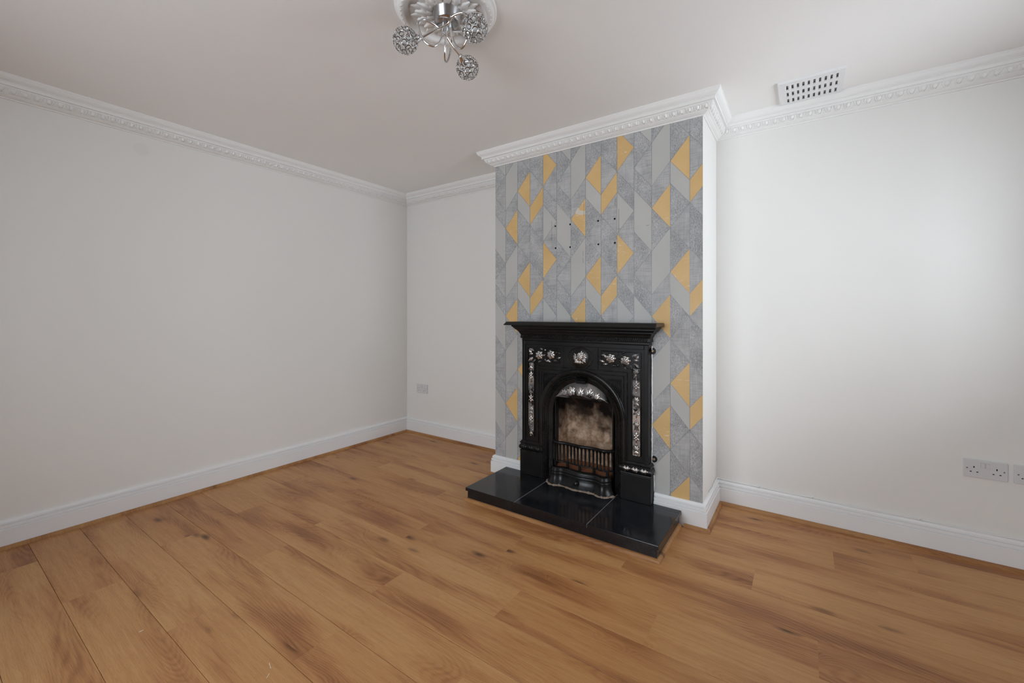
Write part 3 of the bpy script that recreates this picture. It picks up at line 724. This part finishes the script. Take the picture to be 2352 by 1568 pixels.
for k in range(18):
    p = at(cum[-1] * (k + .5) / 18); m = MB()
    m.lathe([(.0072, .222), (.0072, .232), (.0055, .237), (.0062, .275), (.0068, .300), (.0062, .318), (.0090, .326), (.0115, .332)], (CX + p.x, p.y, 0), (0, 0, 1), 8)
    m.ball((CX + p.x, p.y - .004, .223), .0052, 6, 4); m.build('grate_bar', M['iron_g'], gr)
for k in range(5):
    p = at(cum[-1] * (k + .5) / 5); MB().box((CX + p.x - .008, p.y - .004, .186), (CX + p.x + .008, p.y + .010, .216)).build('grate_foot', M['iron'], gr, .002)

# ------------------------------------------------------------------ ash pan cover
ac = thing('ash_pan_cover', 'bow-fronted black iron ash pan cover with round knob on the hearth', 'ash pan cover', (CX, -.50, HZ))
fpth = spline([(-.214, -.475, 0), (-.200, -.505, 0), (-.180, -.524, 0), (-.153, -.528, 0), (-.118, -.512, 0), (-.07, -.514, 0), (0, -.524, 0), (.07, -.514, 0), (.118, -.512, 0), (.153, -.528, 0), (.180, -.524, 0), (.200, -.505, 0), (.214, -.475, 0)], 5)
ribbon(fpth, [(-.020, HZ), (.014, HZ), (.014, HZ + .008), (.009, HZ + .012), (.007, HZ + .018), (.001, HZ + .026), (-.006, HZ + .048), (-.009, HZ + .066), (-.007, HZ + .070), (-.012, HZ + .072), (-.012, HZ + .078), (-.006, HZ + .080), (-.008, HZ + .088), (-.014, HZ + .092), (-.012, HZ + .100), (-.022, HZ + .104), (-.030, HZ + .104)], 'curved_front', 'iron_g', ac)
ribbon(fpth, [(-.046, HZ + .098), (-.020, HZ + .098), (-.020, HZ + .104), (-.046, HZ + .104)], 'top_ledge', 'iron', ac)
MB().lathe([(.006, 0), (.006, .010), (.013, .013), (.0165, .020), (.0150, .027), (.009, .031), (0, .032)], (CX, -.517, HZ + .040), (0, -1, .12), 18).build('knob', M['iron_g'], ac)
# mortar bed squeezed out under the cover: top-level crumbly bed lying on the hearth
rr = random.Random(5); rows = [[], [], [], []]
for i, p in enumerate(fpth):
    a = fpth[min(i+1, len(fpth)-1)] - fpth[max(i-1, 0)]; nrm = V((a.y, -a.x, 0)).normalized(); nrm = -nrm if nrm.y > 0 else nrm
    w = .020 + rr.uniform(-.005, .005)
    for r_, (o_, z) in zip(rows, ((-.004, .009), (.012, .0080 + rr.uniform(-.002, .002)), (w * .8, .0045), (w + .004, 0))): r_.append((CX + p.x + nrm.x*o_, p.y + nrm.y*o_, HZ + z))
mo = MB().grid(rows).build('mortar_bed', M['mortar'], he); mo['label'] = 'crumbly sand mortar left under the ash pan cover'

# ------------------------------------------------------------------ sockets
def socket(x0, z0, y, label, group=None):
    w, h = .146, .086; o = thing('wall_socket', label, 'socket', (x0 + w/2, y, z0 + h/2), group)
    MB().box((x0, y - .0095, z0), (x0 + w, y, z0 + h)).build('faceplate', M['socket'], o, .003, 3)
    yf = y - .0095
    for xc in (x0 + .036, x0 + .110):
        MB().box((xc - .002, yf - .0003, z0 + .046), (xc + .002, yf + .001, z0 + .054)).build('pin_slot', M['hole'], o)
        for s_ in (-1, 1): MB().box((xc + s_*.011 - .0032, yf - .0003, z0 + .0255), (xc + s_*.011 + .0032, yf + .001, z0 + .0295)).build('pin_slot', M['hole'], o)
    for s_ in (-1, 1):
        MB().box((x0 + w/2 + s_*.0085 - .0065, yf - .0028, z0 + .050), (x0 + w/2 + s_*.0085 + .0065, yf + .001, z0 + .072)).build('rocker_switch', M['socket'], o, .001)
        MB().box((x0 + w/2 + s_*.0085 - .0070, yf - .0002, z0 + .0495), (x0 + w/2 + s_*.0085 + .0070, yf + .001, z0 + .0728)).build('switch_recess', M['nickel'], o)
        MB().lathe([(0, .0006), (.0028, .0006), (.0030, 0)], (x0 + w/2 + s_*.0602, yf, z0 + h*.5), (0, -1, 0), 12).build('screw', M['dull'], o)
    return o
socket(.1505, .398, 0, 'white double wall socket in the left alcove near the room corner')
socket(3.927, .396, 0, 'white double wall socket in the right alcove, nearer the chimney breast')
socket(4.091, .396, 0, 'white double wall socket cut by the right picture edge, beside another socket')

# ------------------------------------------------------------------ cable and clips along the right alcove skirting
cz = [(2.845 + .007, -.270, .1535), (2.845 + .007, -.24, .149), (2.845 + .007, -.18, .146), (2.853, -.10, .150), (2.853, -.03, .153), (2.862, -.008, .150), (2.90, -.007, .147), (3.08, -.007, .1445), (3.22, -.008, .1425), (3.34, -.007, .1450), (3.45, -.010, .1420), (3.55, -.012, .1418), (3.66, -.010, .1425), (3.776, -.007, .1440), (3.90, -.009, .1420), (4.02, -.009, .1420), (4.12, -.008, .144), (4.33, -.008, .1445)]
cb_ = MB().tube(spline(cz, 6), .0027, 8).build('cable', M['cable']); tag(cb_, 'thin white cable lying along the skirting of the right alcove', 'cable')
for i, (x, lb) in enumerate(((3.080, 'white cable clip on the right alcove skirting nearest the chimney breast'), (3.3375, 'middle of three white cable clips on the right alcove skirting'), (3.7763, 'white cable clip on the right alcove skirting below the sockets'))):
    o = thing('cable_clip', lb, 'cable clip', (x, 0, .145), 'cable clips along the skirting'); zc_ = (.1445, .1450, .1440)[i]
    MB().box((x - .0045, -.0125, zc_ - .0035), (x + .0045, -.0002, zc_ + .0060)).build('clip_body', M['cable'], o, .002)
    MB().ball((x, -.0128, zc_ + .002), (.0022, .0010, .0022), 8, 5).build('nail_head', M['nickel'], o)

# ------------------------------------------------------------------ ceiling vent
vx0, vx1, vy0, vy1, vz = 3.188, 3.4625, -.364, -.102, H - .012
ve = thing('ceiling_vent', 'white slotted ventilation grille on the ceiling of the right alcove', 'vent', ((vx0 + vx1)/2, (vy0 + vy1)/2, H))
xs = [vx0]; 
for k in range(10): c = 3.2275 + .0229 * k; xs += [c - .0046, c + .0046]
xs.append(vx1); ys = [vy0, -.329, -.279, -.248, -.199, -.169, -.119, vy1]
m = MB()
for i in range(len(xs) - 1):
    for j in range(len(ys) - 1):
        if i % 2 == 1 and j % 2 == 1:
            x0, x1, y0, y1 = xs[i], xs[i+1], ys[j], ys[j+1]
            m.add([(x0,y0,vz),(x1,y0,vz),(x1,y1,vz),(x0,y1,vz),(x0,y0,vz+.006),(x1,y0,vz+.006),(x1,y1,vz+.006),(x0,y1,vz+.006)], [(0,1,5,4),(1,2,6,5),(2,3,7,6),(3,0,4,7)]); continue
        m.add([(xs[i], ys[j], vz), (xs[i+1], ys[j], vz), (xs[i+1], ys[j+1], vz), (xs[i], ys[j+1], vz)], [(0, 3, 2, 1)])
m.add([(vx0,vy0,vz),(vx1,vy0,vz),(vx1,vy1,vz),(vx0,vy1,vz),(vx0,vy0,H),(vx1,vy0,H),(vx1,vy1,H),(vx0,vy1,H)], [(0,1,5,4),(1,2,6,5),(2,3,7,6),(3,0,4,7)])
vo = MB(); vo.v, vo.f, vo.mi, vo.sm = m.v, m.f, m.mi, m.sm
vme = link('grille_plate', vo.mesh('grille_plate', M['gloss']), ve)
MB().box((vx0 + .01, vy0 + .01, H - .0015), (vx1 - .01, vy1 - .004, H - .0004)).build('duct_backing', plain('grey_duct', (.40, .40, .40), .9), ve)
for x, y in ((vx0 + .012, vy0 + .012), (vx1 - .012, vy0 + .012), (vx0 + .012, vy1 - .012), (vx1 - .012, vy1 - .012)):
    MB().lathe([(0, .0012), (.003, .001), (.0035, 0)], (x, y, vz), (0, 0, -1), 10).build('screw', M['gloss'], ve)

# ------------------------------------------------------------------ ceiling rose
RC = V((2.158, -1.705, H))
ro = thing('ceiling_rose', 'round white plaster ceiling rose with acanthus leaves around the light', 'ceiling rose', tuple(RC))
MB().lathe([(.195, 0), (.195, .006), (.191, .010), (.186, .012), (.184, .017), (.178, .024), (.170, .028), (.162, .028), (.156, .025), (.153, .019), (.150, .016), (.146, .015), (.143, .012), (.135, .011), (.05, .012), (.0, .012)], RC, (0, 0, -1), 72).build('rose_plate', M['rose'], ro)
for k in range(44):
    an = 2*math.pi*k/44; c = RC + V((math.cos(an), math.sin(an), 0)) * .1695 - V((0, 0, .027)); rot = Matrix.Rotation(an + R(90) + R(30), 3, 'Z')
    if k == 0: tw = MB()
    tw.ball(c, (.0105, .0045, .0016), 8, 5, rot)
tw.build('twist_band', M['rose'], ro)
for lay, (r0, L_, w_, h_, z_, ph) in enumerate(((.060, .078, .040, .008, .011, .5), (.040, .080, .044, .012, .013, 0))):
    for k in range(16):
        an = 2*math.pi*(k + ph)/16; d_ = V((math.cos(an), math.sin(an), 0)); t_ = V((-math.sin(an), math.cos(an), 0)); m = MB()
        m.leaf(RC + d_*r0 - V((0, 0, z_)), d_, t_, (0, 0, -1), L_, w_, h_, 3, 11, 7, curl=.004)
        for sg in (-1, 1):
            d2 = (d_ + t_*sg*.55).normalized(); m.leaf(RC + d_*(r0 + L_*.25) - V((0, 0, z_ + .004)), d2, d2.cross(V((0, 0, -1))), (0, 0, -1), L_*.55, w_*.30, h_*.7, 0, 7, 3)
        m.build('acanthus_leaf', M['rose'], ro)

# ------------------------------------------------------------------ ceiling light
LC = V((2.172, -1.716, H)); yaw = R(34.674); FW = V((-math.sin(yaw), math.cos(yaw), 0)); RT = V((math.cos(yaw), math.sin(yaw), 0))
cl = thing('ceiling_light', 'chrome three-arm ceiling light with crystal ball shades', 'ceiling light', (LC.x, LC.y, H - .012))
MB().lathe([(0, .004), (.058, .004), (.058, .018), (.055, .023), (.049, .056), (.045, .062), (.039, .064), (0, .064)], LC, (0, 0, -1), 40).build('canopy', M['nickel'], cl)
def pol(an, rho, z): return LC + FW * (math.cos(R(an)) * rho) + RT * (math.sin(R(an)) * rho) + V((0, 0, -z))
fib = []
for i in range(46):
    z = 1 - 2 * (i + .5) / 46; a = math.pi * (1 + 5 ** .5) * i; fib.append(V((math.sqrt(1-z*z)*math.cos(a), math.sqrt(1-z*z)*math.sin(a), z)))
for ph in (24, 132, -103):
    la = ph - 142
    pts = [pol(la, .014, .056), pol(la, .016, .085), pol(la - 16, .022, .120), pol(la - 12, .036, .152), pol(la - 6, .060, .170), pol(la + 2, .088, .155), pol(la + 7, .106, .115), pol(la + 10, .106, .082), pol(la + 15, .086, .060), pol(la + 32, .052, .064), pol(ph - 95, .026, .078), pol(ph - 40, .030, .092), pol(ph - 12, .062, .112), pol(ph, .098, .132)]
    path = spline(pts, 7); arm = MB().tube(path, .0043, 10).build('arm', M['chrome'], cl)
    dr = (path[-1] - path[-4]).normalized(); BC = pol(ph, .155, .150)
    dr = (BC - path[-1]).normalized()
    MB().lathe([(.0, -.004), (.0075, -.004), (.009, .0), (.012, .006), (.0185, .020), (.021, .026), (.019, .028), (0, .028)], path[-1], dr, 20).build('lamp_cup', M['chrome'], cl)
    sh = MB(); cr = MB(); Rb = .0455
    for n_ in fib:
        if n_.dot(-dr) > .90: continue
        rr_ = .0110 + .0009 * math.sin(n_.x * 40); u = n_.orthogonal().normalized(); w = n_.cross(u); c = BC + n_ * Rb
        sh.tube([c + (u*math.cos(q) + w*math.sin(q)) * rr_ for q in np.linspace(0, 2*math.pi, 11, endpoint=False)], .00060, 4, True)
        cr.lathe([(0, .0022), (rr_*.5, .0018), (rr_*.96, .0002), (rr_*.5, -.0014), (0, -.0018)], c, n_, 10)
    s_o = sh.build('ball_shade', M['chrome'], cl); c_o = cr.build('crystal_beads', M['crystal'], s_o); c_o['kind'] = 'stuff'
    MB().lathe([(0, .0), (.008, .0), (.008, .018), (.011, .024), (.0125, .034), (.010, .043), (0, .047)], path[-1] + dr * .024, dr, 14).build('bulb', plain('frosted_bulb', (.80, .80, .79), .3), cl)
